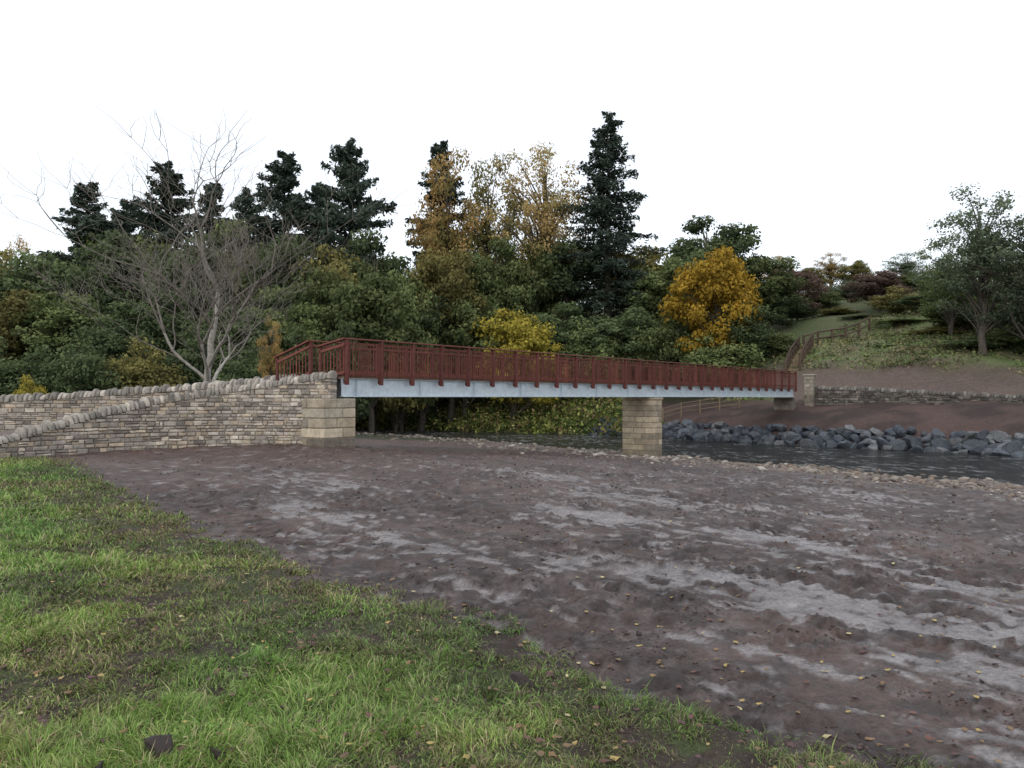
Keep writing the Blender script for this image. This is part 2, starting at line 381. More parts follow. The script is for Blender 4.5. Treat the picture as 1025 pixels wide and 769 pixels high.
def rubble(W,zb,th,ch,l0,l1,pal,rng,cope=.2,mortar=(.22,.20,.175),relief=.04,gap=.008):
    A=Acc();z=zb;hz=th/2
    N=60;ts=np.linspace(.02,W.L-.02,N);Vc=[];
    for t in ts:
        tp=W.top(t)-cope-.01
        for off,zz in((-hz+.03,zb),(hz-.03,zb),(hz-.03,max(tp,zb+.05)),(-hz+.03,max(tp,zb+.05))): Vc.append(W.at(t,off,zz))
    Qc=[]
    for i in range(N-1):
        for k in range(4): a_=i*4+k;b_=i*4+(k+1)%4;Qc.append((a_,b_,b_+4,a_+4))
    Qc+= [(3,2,1,0),((N-1)*4,(N-1)*4+1,(N-1)*4+2,(N-1)*4+3)]
    A.add(Vc,Qc,None,mortar)
    zmax=max(W.q[:,2])
    while z<zmax:
        h=ch*rng.uniform(.7,1.4);s0=-rng.uniform(0,l0)
        while s0<W.L:
            ln=rng.uniform(l0,l1)*rng.uniform(.7,1.3);a0=max(s0,0);a1=min(s0+ln,W.L);s0+=ln
            if a1-a0<.05: continue
            tp=W.top((a0+a1)/2)-cope
            split=[(z,z+h)]
            if h>ch*1.05 and rng.rand()<.35: split=[(z,z+h*.5),(z+h*.5,z+h)]
            for (za,zt) in split:
                zt=min(zt,tp)
                if zt-za<.03: continue
                g=gap;Vs=[];r=rng.uniform(.2,1)*relief
                e=min(.024,(a1-a0)/4,(zt-za)/4)
                j=lambda k=.015:rng.uniform(-k,k)
                for sg in(1,-1):
                    for off,ins in((hz-.022,0),(hz-.022+r,e)):
                        for (ss,zz) in((a0+g+ins,za+g+ins),(a1-g-ins,za+g+ins),(a1-g-ins,zt-g-ins),(a0+g+ins,zt-g-ins)):
                            Vs.append(W.at(ss+j(),sg*off+(j(.008)if ins else 0),zz+j(.011)))
                Qs=[]
                for b0 in(0,8):
                    for k in range(4):
                        k2=(k+1)%4;Qs.append((b0+k,b0+k2,b0+4+k2,b0+4+k) if b0==0 else (b0+k2,b0+k,b0+4+k,b0+4+k2))
                    Qs.append((b0+4,b0+5,b0+6,b0+7) if b0==0 else (b0+7,b0+6,b0+5,b0+4))
                for k in range(4):
                    k2=(k+1)%4;Qs.append((k2,k,8+k,8+k2))
                cc=np.array(pal[rng.randint(len(pal))])*rng.uniform(.75,1.2)
                A.add(Vs,Qs,None,cc)
        z+=h
    return A
def coping(W,th,ch,rng,pal,w0=.10,w1=.17):
    A=Acc();s0=0.0
    prof=[(-1,0),(-1.02,.45),(-.8,.82),(-.3,1),(.3,1.0),(.8,.82),(1.02,.45),(1,0)]
    while s0<W.L-.05:
        ln=rng.uniform(w0,w1);s1=min(s0+ln,W.L);z0=W.top((s0+s1)/2)-ch;hh=ch*rng.uniform(.75,1.3);wd=(th/2+.03)*rng.uniform(.85,1.12);lean=rng.uniform(-.05,.05)
        V=[];gg=min(.012,ln*.1)
        for ss,k in((s0+gg,.55),(s0+.038,1),(s1-.038,1),(s1-gg,.55)):
            for (u,v) in prof: V.append(W.at(ss+lean*v,u*wd*(.85+.15*k)+rng.uniform(-.01,.01),z0+v*hh*(.68+.32*k)+rng.uniform(-.01,.01)))
        Q=[];n=8
        for r in range(3):
            for k in range(n-1): Q.append((r*n+k,r*n+k+1,(r+1)*n+k+1,(r+1)*n+k))
        T=[(0,k+1,k) for k in range(1,n-1)]+[(24,24+k,24+k+1) for k in range(1,n-1)]
        A.add(V,Q,T,np.array(pal[rng.randint(len(pal))])*rng.uniform(.65,1.25));s0=s1
    return A
PAL=[(.38,.335,.28),(.43,.38,.31),(.33,.295,.255),(.26,.23,.20),(.42,.35,.265),(.35,.315,.275),(.47,.42,.36),(.23,.20,.175),(.40,.33,.255)]
PALC=[(.36,.33,.285),(.41,.37,.32),(.29,.265,.23),(.24,.22,.195)]
PALA=[(.44,.37,.27),(.48,.41,.31),(.40,.34,.26),(.34,.30,.24),(.46,.40,.32)]
def build_wall(name,pts,zb,th,ch,l0,l1,label,seed,cope=.22,pal=PAL,palc=PALC,cw=(.10,.18),mortar=(.17,.15,.13)):
    rng=RS(seed);W_=Wall(pts);e=empty(name,(pts[0][0],pts[0][1],zb));off=np.array([pts[0][0],pts[0][1],zb])
    A=rubble(W_,zb,th,ch,l0,l1,pal,rng,cope,mortar);V,Q,T,C=A.data();b=mk('wall_face',V-off,Q,T,C,M_stone);b.parent=e
    A=coping(W_,th,cope,rng,palc,*cw);V,Q,T,C=A.data();b=mk('coping',V-off,Q,T,C,M_stone,True);b.parent=e
    tag(e,label,'wall');return e,W_
w1,W1=build_wall('stone_wall',[(-5.45,24.55,2.40),(-6.5,24.9,2.26),(-8.7,25.2,1.97),(-10.8,24.3,1.60),(-12.2,22.9,1.16),(-13.4,21.2,.62),(-14.6,19.2,.35)],-.15,.42,.125,.13,.36,
  'curving mortared rubble stone wall sloping down from the bridge end',1)
w2,W2=build_wall('stone_wall',[(-7.0,26.7,2.36),(-8.5,27.5,2.27),(-11.5,28.1,2.03),(-15,28.1,1.8),(-18,27.7,1.62),(-22,26.6,1.3),(-27,25.5,1.0)],-.1,.42,.125,.13,.36,
  'rubble stone wall with upright coping beside the approach path',2)
w3,W3=build_wall('dry_stone_wall',[(22.3,58.9,2.42),(25.5,56.3,2.25),(32,50,1.72),(38,44,1.4),(46,35,1.1)],.45,.5,.17,.2,.5,
  'low dark dry stone wall along bare earth river bank',3,cope=.24,pal=[(.14,.125,.11),(.10,.09,.08),(.19,.17,.15),(.08,.075,.07)],palc=[(.19,.175,.155),(.12,.11,.10)],cw=(.14,.3),mortar=(.035,.03,.028))
n=40;Vp=[]
for i in range(n):
    t=i/(n-1);p=np.array(W1.at(t*W1.L,0,0));q=np.array(W2.at(min(t*W2.L*.62,W2.L),0,0));zt=np.interp(t,[0,.12,.5,1],[2.05,1.9,1.2,.12])
    for k in range(5):
        r=.03+.94*k/4;Vp.append((*(p*(1-r)+q*r)[:2],zt))
I4=np.arange(n*5).reshape(n,5)
o=mk('path',Vp,np.stack([I4[:-1,:-1],I4[1:,:-1],I4[1:,1:],I4[:-1,1:]],-1).reshape(-1,4),None,np.tile([.16,.13,.11,.9],(n*5,1)),M_ground,True)
tag(o,'stone chipping ramp path rising to the bridge','path',kind='structure')
# ---------------------------------------------------------------- footbridge
P0=np.array([-5.2,25.0]);P1=np.array([20.5,58.0]);BL=float(np.linalg.norm(P1-P0));ang=math.atan2(P1[1]-P0[1],P1[0]-P0[0])
br=empty('footbridge',(P0[0],P0[1],0),ang);tag(br,'long footbridge with red-brown timber railings on grey steel girders','bridge')
def part(name,A,mat,parent,smooth=False,loc=None):
    o=A.make(name,mat,smooth);o.parent=parent
    if loc:o.location=loc
    return o
WD=1.75
def girder(c0):
    A=Acc();L0,L1=.02,BL-.02
    A.box(L0,L1,c0-.012,c0+.012,1.632,2.168)
    A.box(L0,L1,c0-.11,c0+.11,1.60,1.63,b=.004);A.box(L0,L1,c0-.11,c0+.11,2.17,2.198,b=.004)
    s=.6
    while s<BL:
        A.box(s-.008,s+.008,c0-.10,c0-.0125,1.631,2.169);A.box(s-.008,s+.008,c0+.0125,c0+.10,1.631,2.169);s+=1.44*2
    for s in (BL*.235,BL*.45,BL*.72):
        A.box(s-.25,s+.25,c0-.026,c0-.013,1.68,2.12)
        for i in range(4):
            for j in range(4): A.box(s-.2+i*.12-.012,s-.2+i*.12+.012,c0-.04,c0-.0265,1.74+j*.1,1.764+j*.1)
    return A
part('girder',girder(.20),M_steel,br);part('girder',girder(WD-.20),M_steel,br)
s=1.0
while s<BL:
    A=Acc();A.box(s-.04,s+.04,.315,WD-.315,1.9,2.05);part('cross_beam',A,M_steel,br);s+=2.88
A=Acc();s=0;rng=RS(5)
while s<BL:
    k=rng.uniform(.8,1.15);A.box(s+.004,min(s+.145,BL),.06,WD-.06,2.2,2.245+rng.uniform(0,.003),c=(k,k,k));s+=.15
part('deck',A,M_oldwood,br)
PITCH=1.44;NPOST=int(BL/PITCH)+1;PITCH=(BL-.12)/(NPOST-1)
A=Acc();A.box(-.045,.045,-.085,.045,1.98,3.39,b=.006);A.box(-.035,.035,.047,.11,2.02,2.15);post_me=A.make('post',M_post,link=False)
def panel(lng,nb,seed):
    A=Acc();rng=RS(seed)
    for i in range(nb):
        x=(i+.5)/nb*lng;w=.015;k=rng.uniform(.6,1.45)
        A.box(x-w,x+w,-.042,-.028,2.22,3.33,c=(k,)*3)
    return A
pan_me=[panel(PITCH-.09,11,s).make('railing_panel',M_wood,link=False) for s in(1,2,3)]
def railing(yc,flip):
    A=Acc()
    A.box(0,BL,yc-.085,yc+.085,3.40,3.445,b=.008)
    A.box(0.0,BL,yc-.022,yc+.022,3.24,3.31);A.box(0,BL,yc-.022,yc+.022,2.34,2.42)
    r=part('railing',A,M_woodd,br)
    for i in range(NPOST):
        o=bpy.data.objects.new('post',post_me);COL.objects.link(o);o.parent=r;o.location=(.06+i*PITCH,yc,0)
        if flip:o.rotation_euler=(0,0,math.pi)
        if i<NPOST-1:
            p=bpy.data.objects.new('railing_panel',pan_me[i%3]);COL.objects.link(p);p.parent=r
            if flip: p.location=(.06+(i+1)*PITCH-.045,yc,0);p.rotation_euler=(0,0,math.pi)
            else: p.location=(.06+i*PITCH+.045,yc,0)
    return r
railing(.0,False);railing(WD,True)
def approach(p,q,z0,z1,side,posts=True):
    p=np.array(p);q=np.array(q);L=float(np.linalg.norm(q-p));a=math.atan2(q[1]-p[1],q[0]-p[0])
    lp=(Matrix.Rotation(-ang,3,'Z')@Vector((p[0]-P0[0],p[1]-P0[1],0)))
    sl=(z1-z0)/L;A=Acc()
    def bar(x0,x1,y0,y1,za,zb):
        V=[];
        for zz in(za,zb):
            for y in(y0,y1):
                for x in(x0,x1): V.append((x,y,zz+sl*x))
        A.add(V,[(0,2,3,1),(4,5,7,6),(0,1,5,4),(2,6,7,3),(0,4,6,2),(1,3,7,5)],None,(1,1,1))
    bar(0,L,-.085,.085,3.40+z0,3.445+z0);bar(0,L,-.022,.022,3.20+z0,3.28+z0);bar(0,L,-.022,.022,2.34+z0,2.42+z0)
    r=part('railing',A,M_woodd,br);r.location=lp;r.rotation_euler=(0,0,a-ang)
    B=Acc();n=int(L/.125)
    for i in range(n):
        x=(i+.5)/n*L;k=RS(i).uniform(.6,1.4);B.box(x-.016,x+.016,side*.05-.010,side*.05+.010,2.22+z0+sl*x,3.33+z0+sl*x,c=(k,)*3)
    part('railing_panel',B,M_wood,r)
    for x in((.06,L-.06) if posts else (L-.06,)):
        B=Acc();B.box(x-.045,x+.045,-.05,.022,1.95+z0+sl*x,3.39+z0+sl*x,b=.006);part('post',B,M_post,r)
uu=np.array([math.cos(ang),math.sin(ang)]);vv=np.array([-uu[1],uu[0]])
fc0=P0+vv*WD
approach(fc0,fc0+np.array([-1.30,.7]),-.0,-.50,-1,False)
approach(P0+np.array([-.02,-.0]),P0+np.array([-.95,.5]),0,-.22,-1,False)
def ashlar_part(name,parent,loc_s,half_s,c0,c1,z0,z1,ch,seed,pal=PALA):
    rng=RS(seed);A=Acc();A.box(loc_s-half_s+.02,loc_s+half_s-.02,c0+.02,c1-.02,z0,z1-.02,c=(.2,.17,.13))
    z=z0
    n=round((z1-z0)/ch);h=(z1-z0)/n
    for i in range(n):
        segs=[c0]+sorted([lerp(c0,c1,(.36 if i%2 else .62)+rng.uniform(-.08,.08))])+([lerp(c0,c1,.8)] if (i%3==0 and c1-c0>2) else [])+[c1]
        sx=[loc_s-half_s,lerp(loc_s-half_s,loc_s+half_s,.42 if i%2 else .6),loc_s+half_s]
        for a0,a1 in zip(segs[:-1],segs[1:]):
            for b0,b1 in zip(sx[:-1],sx[1:]):
                cc=np.array(pal[rng.randint(len(pal))])*rng.uniform(.75,1.14)*(.62 if z<z0+.6 else 1)
                A.box(b0+.007,b1-.007,a0+.007,a1-.007,z+.007,z+h-.007,c=cc,b=.022)
        z+=h
    return part(name,A,M_stone,parent)
ps=20.5
ashlar_part('pier',br,ps,.42,-.12,WD+.02,-2.0,1.46,.28,11,[(.40,.33,.23),(.44,.37,.27),(.36,.30,.22),(.30,.26,.20),(.42,.35,.26)])
A=Acc();A.box(ps-.46,ps+.46,-.16,WD+.06,1.464,1.575,c=(.38,.32,.24),b=.015);part('pier_cap',A,M_stone,br)
ashlar_part('abutment',br,-.40,.64,-.25,WD+.3,-.25,1.56,.30,12)
ashlar_part('abutment',br,BL+.35,.5,.15,WD-.15,-.2,1.56,.30,13,pal=[(.22,.19,.16),(.17,.15,.13)])
e=empty('stone_pillar',(21.85,58.9,0),ang)
ashlar_part('pillar_shaft',e,0,.33,-.33,.33,.9,3.15,.3,15,pal=[(.34,.30,.24),(.28,.25,.21)])
A=Acc();A.box(-.4,.4,-.4,.4,3.152,3.27,c=(.34,.3,.25),b=.03);part('pillar_cap',A,M_stone,e)
tag(e,'square buff stone pillar at the far bridge end','pillar')
# ---------------------------------------------------------------- rocks
def rock_mesh(seed,name,mat,col,sub=2,k=.35,link=False):
    import bmesh
    bm=bmesh.new();bmesh.ops.create_icosphere(bm,subdivisions=sub,radius=1)
    rng=RS(seed);pl=[(rng.randn(3)) for _ in range(9)]
    V=np.array([v.co[:] for v in bm.verts]);T=np.array([[v.index for v in f.verts] for f in bm.faces]);bm.free()
    for p in pl:
        p=p/np.linalg.norm(p);d=rng.uniform(.45,.8);dd=V@p;m=dd>d;V[m]-=np.outer(dd[m]-d,p)
    V*=1+rng.uniform(-.04,.04,(len(V),1));V*=np.array([1,.75,.62])
    c=np.tile(np.array(col),(len(V),1))
    return mk(name,V,None,T,c,mat,False,link)
rng=RS(77)
rocks=[rock_mesh(i,'boulder',M_rock,cc) for i,cc in enumerate([(.040,.049,.064),(.062,.071,.086),(.030,.037,.048),(.072,.078,.088),(.046,.053,.065),(.11,.115,.12),(.034,.042,.054)])]
FP=resample([(28.5,39.8),(26.7,41.9),(22.9,47.0),(17.9,51.8),(13.7,58.6),(8.8,66),(6.5,67.4)],400)
fd=np.gradient(FP,axis=0);fd/=np.linalg.norm(fd,axis=1)[:,None]
for i in range(298):
    k=int((i*7919)%400);row=i%4;f=-.25+row*.62+rng.uniform(-.2,.2)
    p=FP[k]+np.array([fd[k][1],-fd[k][0]])*f
    z=float(base_h(np.array([p[0]]),np.array([p[1]]))[0][0])
    s=rng.uniform(.32,.70)*(1.1 if row<2 else .9)
    o=bpy.data.objects.new('boulder',rocks[rng.randint(len(rocks))]);COL.objects.link(o)
    o.location=(p[0],p[1],z+s*.20);o.scale=(s,s*rng.uniform(.8,1.2),s*rng.uniform(.9,1.35));o.rotation_euler=(rng.uniform(-.6,.6),rng.uniform(-.6,.6),rng.uniform(0,6.3))
    tag(o,'dark angular riprap boulder on the river bank','boulder','riprap boulders along the river bank')
def ico(sub=1):
    import bmesh
    bm=bmesh.new();bmesh.ops.create_icosphere(bm,subdivisions=sub,radius=1)
    V=np.array([v.co[:] for v in bm.verts]);T=np.array([[v.index for v in f.verts] for f in bm.faces]);bm.free();return V,T
def lumps(name,pos,size,cols,mat,seed,sub=1,flat=.6,smooth=False,jit=.18,sink=.2):
    rng=RS(seed);Vt,Tt=ico(sub);n=len(pos)
    V=np.repeat(Vt[None],n,0)*(1+rng.uniform(-jit,jit,(n,len(Vt),1)))
    sc=np.stack([rng.uniform(.8,1.3,n),rng.uniform(.7,1.1,n),rng.uniform(.7,1.2,n)*flat],-1)
    V=V*sc[:,None];a=rng.uniform(0,6.28,n);ca,sa=np.cos(a)[:,None],np.sin(a)[:,None]
    x=V[...,0]*ca-V[...,1]*sa;y=V[...,0]*sa+V[...,1]*ca;tl=rng.uniform(-.4,.4,n)[:,None];V=np.stack([x,y,V[...,2]+x*tl],-1)
    V=V*size[:,None,None]+pos[:,None];V[...,2]+=(size*flat*(1-sink*2)*.5)[:,None]
    T=Tt[None]+(np.arange(n)*len(Vt))[:,None,None]
    C=np.repeat(cols[:,None],len(Vt),1)
    return mk(name,V.reshape(-1,3),None,T.reshape(-1,3),C.reshape(-1,3),mat,smooth)
NP_=resample(NB[1:-2],1200);ndv=np.gradient(NP_,axis=0);ndv/=np.linalg.norm(ndv,axis=1)[:,None]
n=24000;k=rng.randint(40,1000,n);off=np.abs(rng.randn(n))*5.5-1.2
k[:13000]=rng.randint(60,460,13000);off[:13000]=np.abs(rng.randn(13000))*4.-.8
p=NP_[k]+np.stack([-ndv[k][:,1],ndv[k][:,0]],-1)*off[:,None]+rng.randn(n,2)*.2
keep=(fbm(p[:,0]*.45,p[:,1]*.45,3,55)+rng.rand(n)*.18>.55)&(np.hypot(p[:,0]-6.7,p[:,1]-41.7)>1.6);p=p[keep];n=len(p)
z=ground(p[:,0],p[:,1]);sz=rng.uniform(.022,.07,n)+(rng.rand(n)<.08)*rng.uniform(.04,.15,n)
pc=np.array([(.24,.205,.17),(.17,.145,.125),(.30,.26,.215),(.12,.10,.09),(.21,.155,.12),(.42,.39,.35)])[rng.choice(6,n,p=[.24,.2,.18,.16,.15,.07])]*rng.uniform(.75,1.1,(n,1))
o=lumps('river_stones',np.column_stack([p,z]),sz,pc,M_peb,5,1,.5,True,.10)
tag(o,'grey and buff cobbles strewn along the water edge','stones',kind='stuff')
n=40000;r_=np.exp(rng.uniform(np.log(2.6),np.log(30),n));th=rng.uniform(-.72,.72,n);px=r_*np.tan(th);py=r_.copy()
g=dG(px,py);sm=smear(px,py);keep=(g<.35)&(sm<.2)&(fbm(px*2.3,py*2.3,3,91)>.52)&(dN(px,py)>1);px,py=px[keep],py[keep];n=len(px)
sz=rng.uniform(.003,.010,n)*np.clip(.6+py*.09,.7,2.4)*(.6+1.3*rng.rand(n)**3)
cc=np.array([.062,.044,.039])*rng.uniform(.5,1.6,(n,1))
o=lumps('mud_clods',np.column_stack([px,py,ground(px,py)]),sz,cc,M_clod,6,1,.6,True,.28)
tag(o,'small dark clods of wet earth on the mud','mud clods',kind='stuff')
for (x,y,s) in [(-1.55,3.60,.10),(-1.28,3.55,.07),(.06,4.55,.065),(.16,4.4,.04),(-1.75,3.4,.05),(1.2,3.75,.035)]:
    me=rock_mesh(int(abs(x*100)),'mud_clod',M_clod,(.05,.038,.036),3)
    o=bpy.data.objects.new('mud_clod',me);COL.objects.link(o);o.location=(x,y,float(ground(x,y))+s*.45);o.scale=(s*1.3,s,s*.95);o.rotation_euler=(rng.rand(),rng.rand(),rng.rand()*6)
    tag(o,'dark lump of wet earth lying in the grass','clod','lumps of earth in the grass')
# ---------------------------------------------------------------- grass blades
def blades(name,n,seed):
    rng=RS(seed)
    d=np.exp(rng.uniform(np.log(2.3),np.log(23),n*2));u=rng.uniform(-.98,.62,n*2);x=d*u;y=d
    raw=pdist(x,y,GE);ok=(raw>-.6)&(raw<7)&(dN(x,y)>1);x,y,d=x[ok],y[ok],d[ok]
    g=dG(x,y);ok=(g>-.4);x,y,g,d=x[ok],y[ok],g[ok],d[ok]
    cl=fbm(x*2.2,y*2.2,3,201);tr=fbm(x*.8,y*.8,3,203);cf=fbm(x*7,y*7,3,205)
    worn=np.clip(sstep(1.3,.1,g+(tr-.5)*1.9)*.85+sstep(.48,.62,fbm(x*.9+4,y*.9,4,207))*.8,0,1)
    p=np.clip(.15+cl*1.1,.15,1)*(1-.80*worn*sstep(.58,.42,cf))*sstep(-.4,.1,g+(cf-.5)*.9)
    k=rng.rand(len(x))<p;x,y,g,d,cl,worn,cf=[a[k] for a in(x,y,g,d,cl,worn,cf)]
    n=len(x);z=ground(x,y)
    ln=rng.uniform(.03,.09,n)*(.25+cl*.75+1.6*np.clip(cf-.25,0,1))*(1-.3*worn)*(1+.8*(rng.rand(n)<.07));w=rng.uniform(.0017,.0036,n)*np.clip(d/4,.9,3.2)
    ln*=np.clip(d/9,1,1.5)
    a=rng.uniform(0,6.28,n);wind=2.2+fbm(x*3,y*3,2,211)*14;a2=wind+rng.randn(n)*.9
    bend=rng.uniform(.3,1.6,n)*(1+.5*worn)
    dx,dy=np.cos(a2),np.sin(a2);sx,sy=np.cos(a)*w,np.sin(a)*w
    B=np.stack([x,y,z-.004],-1);S=np.stack([sx,sy,0*sx],-1)
    def P(t):
        th=bend*t;return B+np.stack([dx*ln*t*np.sin(th),dy*ln*t*np.sin(th),ln*t*np.maximum(np.cos(th),.08)],-1)
    V=np.stack([B-S,B+S,P(.55)+S*.8,P(.55)-S*.8,P(1.)],1)
    i=np.arange(n)[:,None]*5
    Q=i+np.array([[0,1,2,3]]);T=i+np.array([[3,2,4]])
    base=np.array([[.175,.29,.06],[.235,.345,.085],[.14,.235,.05],[.29,.36,.11],[.40,.37,.19],[.27,.21,.12]])
    pr=np.array([.26,.24,.18,.15,.11,.06])
    ci=rng.choice(6,n,p=pr);c=base[ci]*rng.uniform(.75,1.2,(n,1))
    wc=np.array([[.16,.20,.07],[.22,.185,.105],[.14,.11,.08],[.13,.165,.05]])[rng.randint(0,4,n)]*rng.uniform(.7,1.15,(n,1))
    wk=(rng.rand(n)<worn*.85)[:,None];c=np.where(wk,wc,c)
    hue=fbm(x*.7+9,y*.7,3,215)[:,None];c=c*np.array([[1,1,1]])*(1+(hue-.5)*np.array([[.8,.2,.5]]))
    shade=(.72+.6*fbm(x*1.5,y*1.5,3,213))[:,None];c=c*shade
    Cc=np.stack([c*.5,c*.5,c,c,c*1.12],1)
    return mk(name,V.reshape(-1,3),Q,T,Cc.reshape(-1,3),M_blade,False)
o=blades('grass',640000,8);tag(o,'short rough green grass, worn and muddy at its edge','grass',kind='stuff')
def leaves(n,seed):
    rng=RS(seed);d=np.exp(rng.uniform(np.log(2.6),np.log(20),n));u=rng.uniform(-.7,.7,n);x=d*u;y=d
    g=dG(x,y);k=(dN(x,y)>3)&((g>-1)|(rng.rand(n)<.55));x,y,g=x[k],y[k],g[k];n=len(x);z=ground(x,y)+.006+(g>0)*rng.uniform(.015,.04,n)
    s=rng.uniform(.012,.030,n);a=rng.uniform(0,6.28,n)
    tv=np.array([(-1,0,.12),(-.35,-.62,0),(.4,-.5,.1),(1.1,0,.05),(.4,.5,0),(-.35,.62,.16)])
    V=tv[None]*s[:,None,None];V[...,2]*=rng.uniform(.3,4,n)[:,None];ca,sa=np.cos(a)[:,None],np.sin(a)[:,None]
    V=np.stack([V[...,0]*ca-V[...,1]*sa,V[...,0]*sa+V[...,1]*ca,V[...,2]],-1)+np.stack([x,y,z],-1)[:,None]
    i=np.arange(n)[:,None]*6;Q=np.concatenate([i+np.array([[0,1,2,5]]),i+np.array([[5,2,3,4]])])
    c=np.array([(.38,.28,.10),(.22,.13,.06),(.13,.065,.05),(.44,.38,.20),(.17,.11,.06),(.10,.05,.052)])[rng.choice(6,n,p=[.14,.16,.25,.08,.2,.17])]
    return mk('fallen_leaves',V.reshape(-1,3),Q,None,np.repeat(c[:,None],6,1).reshape(-1,3),M_leaf)
o=leaves(1900,4);tag(o,'scattered yellow and brown fallen leaves','fallen leaves',kind='stuff')
# ---------------------------------------------------------------- trees
def tube(A,P,R,sides=6):
    P=np.array(P,float);R=np.asarray(R,float);n=len(P);T=np.gradient(P,axis=0);T/=np.linalg.norm(T,axis=1)[:,None]+1e-9
    up=np.array([0,0,1.]) if abs(T[0][2])<.8 else np.array([1.,0,0])
    a=np.cross(T,up);a/=np.linalg.norm(a,axis=1)[:,None]+1e-9;b=np.cross(T,a)
    w=np.arange(sides)*2*math.pi/sides
    V=P[:,None]+R[:,None,None]*(a[:,None]*np.cos(w)[None,:,None]+b[:,None]*np.sin(w)[None,:,None])
    Q=[(i*sides+k,i*sides+(k+1)%sides,(i+1)*sides+(k+1)%sides,(i+1)*sides+k) for i in range(n-1) for k in range(sides)]
    A.add(V,Q)
def quads_from(c,nrm,s,asp,rng,tint):
    n=len(c);nrm=nrm/(np.linalg.norm(nrm,axis=1)[:,None]+1e-9);r=rng.randn(n,3);a=np.cross(nrm,r);a/=np.linalg.norm(a,axis=1)[:,None]+1e-9;b=np.cross(nrm,a)
    a=a*(s*asp)[:,None];b=b*s[:,None]
    V=np.stack([c-a,c-a*.3-b*.7,c+a*.5-b*.55,c+a*1.05,c+a*.4+b*.6,c-a*.4+b*.75],1)
    V=V+rng.randn(n,6,3)*(s*.12)[:,None,None]
    i=np.arange(n)[:,None]*6;Q=np.concatenate([i+np.array([[0,1,2,5]]),i+np.array([[5,2,3,4]])])
    C=np.repeat(np.clip(tint,0,1)[:,None],6,1);C=np.repeat(C[...,None],3,2)
    return V.reshape(-1,3),Q,C.reshape(-1,3)
def broadleaf(seed,h=14,w=9,cb=.25,ncl=85,lpc=130,ls=.15,dens=1.,lobes=5,clr=1.1,core=.45):
    rng=RS(seed);A=Acc();cz=h*(cb+1)/2;rz=h*(1-cb)/2;rx=w/2
    ld=rng.randn(lobes,3);ld/=np.linalg.norm(ld,axis=1)[:,None];lk=rng.uniform(.05,.35,lobes)
    cs=[]
    while len(cs)<ncl:
        d=rng.randn(3);d/=np.linalg.norm(d)
        R=.82+sum(k*max(0,d@l)**3 for k,l in zip(lk,ld))
        u=rng.rand()**core*R
        p=np.array([d[0]*rx*u,d[1]*rx*u,cz+d[2]*rz*min(u,1)])
        if p[2]>h*.10: cs.append(p)
    cs=np.array(cs)
    tl=np.array([rng.uniform(-.5,.5),rng.uniform(-.5,.5),h*.85]);tp=[np.array([0,0,-.3])]
    for t in np.linspace(.15,1,7): tp.append(tl*t+np.r_[rng.randn(2)*.15*h/14,0])
    tp=np.array(tp);r0=h*.018;tube(A,tp,np.linspace(r0*1.25,r0*.22,len(tp)),7)
    for c in cs[:int(ncl*.7)]:
        zz=np.clip(c[2]-rng.uniform(.15,.35)*h,h*cb*.6,h*.75);b0=np.array([np.interp(zz,tp[:,2],tp[:,0]),np.interp(zz,tp[:,2],tp[:,1]),zz])
        m=(b0+c)/2+np.array([0,0,.05*h])+rng.randn(3)*.25
        P=[b0*(1-t)**2+2*m*t*(1-t)+c*t*t for t in np.linspace(0,1,5)];tube(A,P,np.linspace(r0*.32,.015,5),4)
    trunk=A.make('trunk',M_bark,True,link=False)
    cr=rng.uniform(.55,1.25,ncl)*clr*w/9
    L=[];Nn=[];Tt=[];
    for c,r in zip(cs,cr):
        m=int(lpc*r*r*dens)+6;d=rng.randn(m,3);d/=np.linalg.norm(d,axis=1)[:,None];u=rng.rand(m,1)**.45
        u=u*(1+.25*rng.rand(m,1))
        q=c+d*u*r*np.array([1.15,1.15,.72]);L.append(q);Nn.append(d+rng.randn(m,3)*.6+np.array([0,0,.5]))
        rel=(c[2]-h*cb)/(h*(1-cb));Tt.append(.30+.32*d[:,2]*u[:,0]+.2*rel+rng.uniform(-.15,.2,m)+rng.uniform(-.15,.15))  # shading put into the tint: lighter clump tops, darker undersides and lower crown
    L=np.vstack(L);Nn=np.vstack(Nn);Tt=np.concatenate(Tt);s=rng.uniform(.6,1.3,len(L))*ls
    return trunk,quads_from(L,Nn,s,np.full(len(L),1.2),rng,Tt)
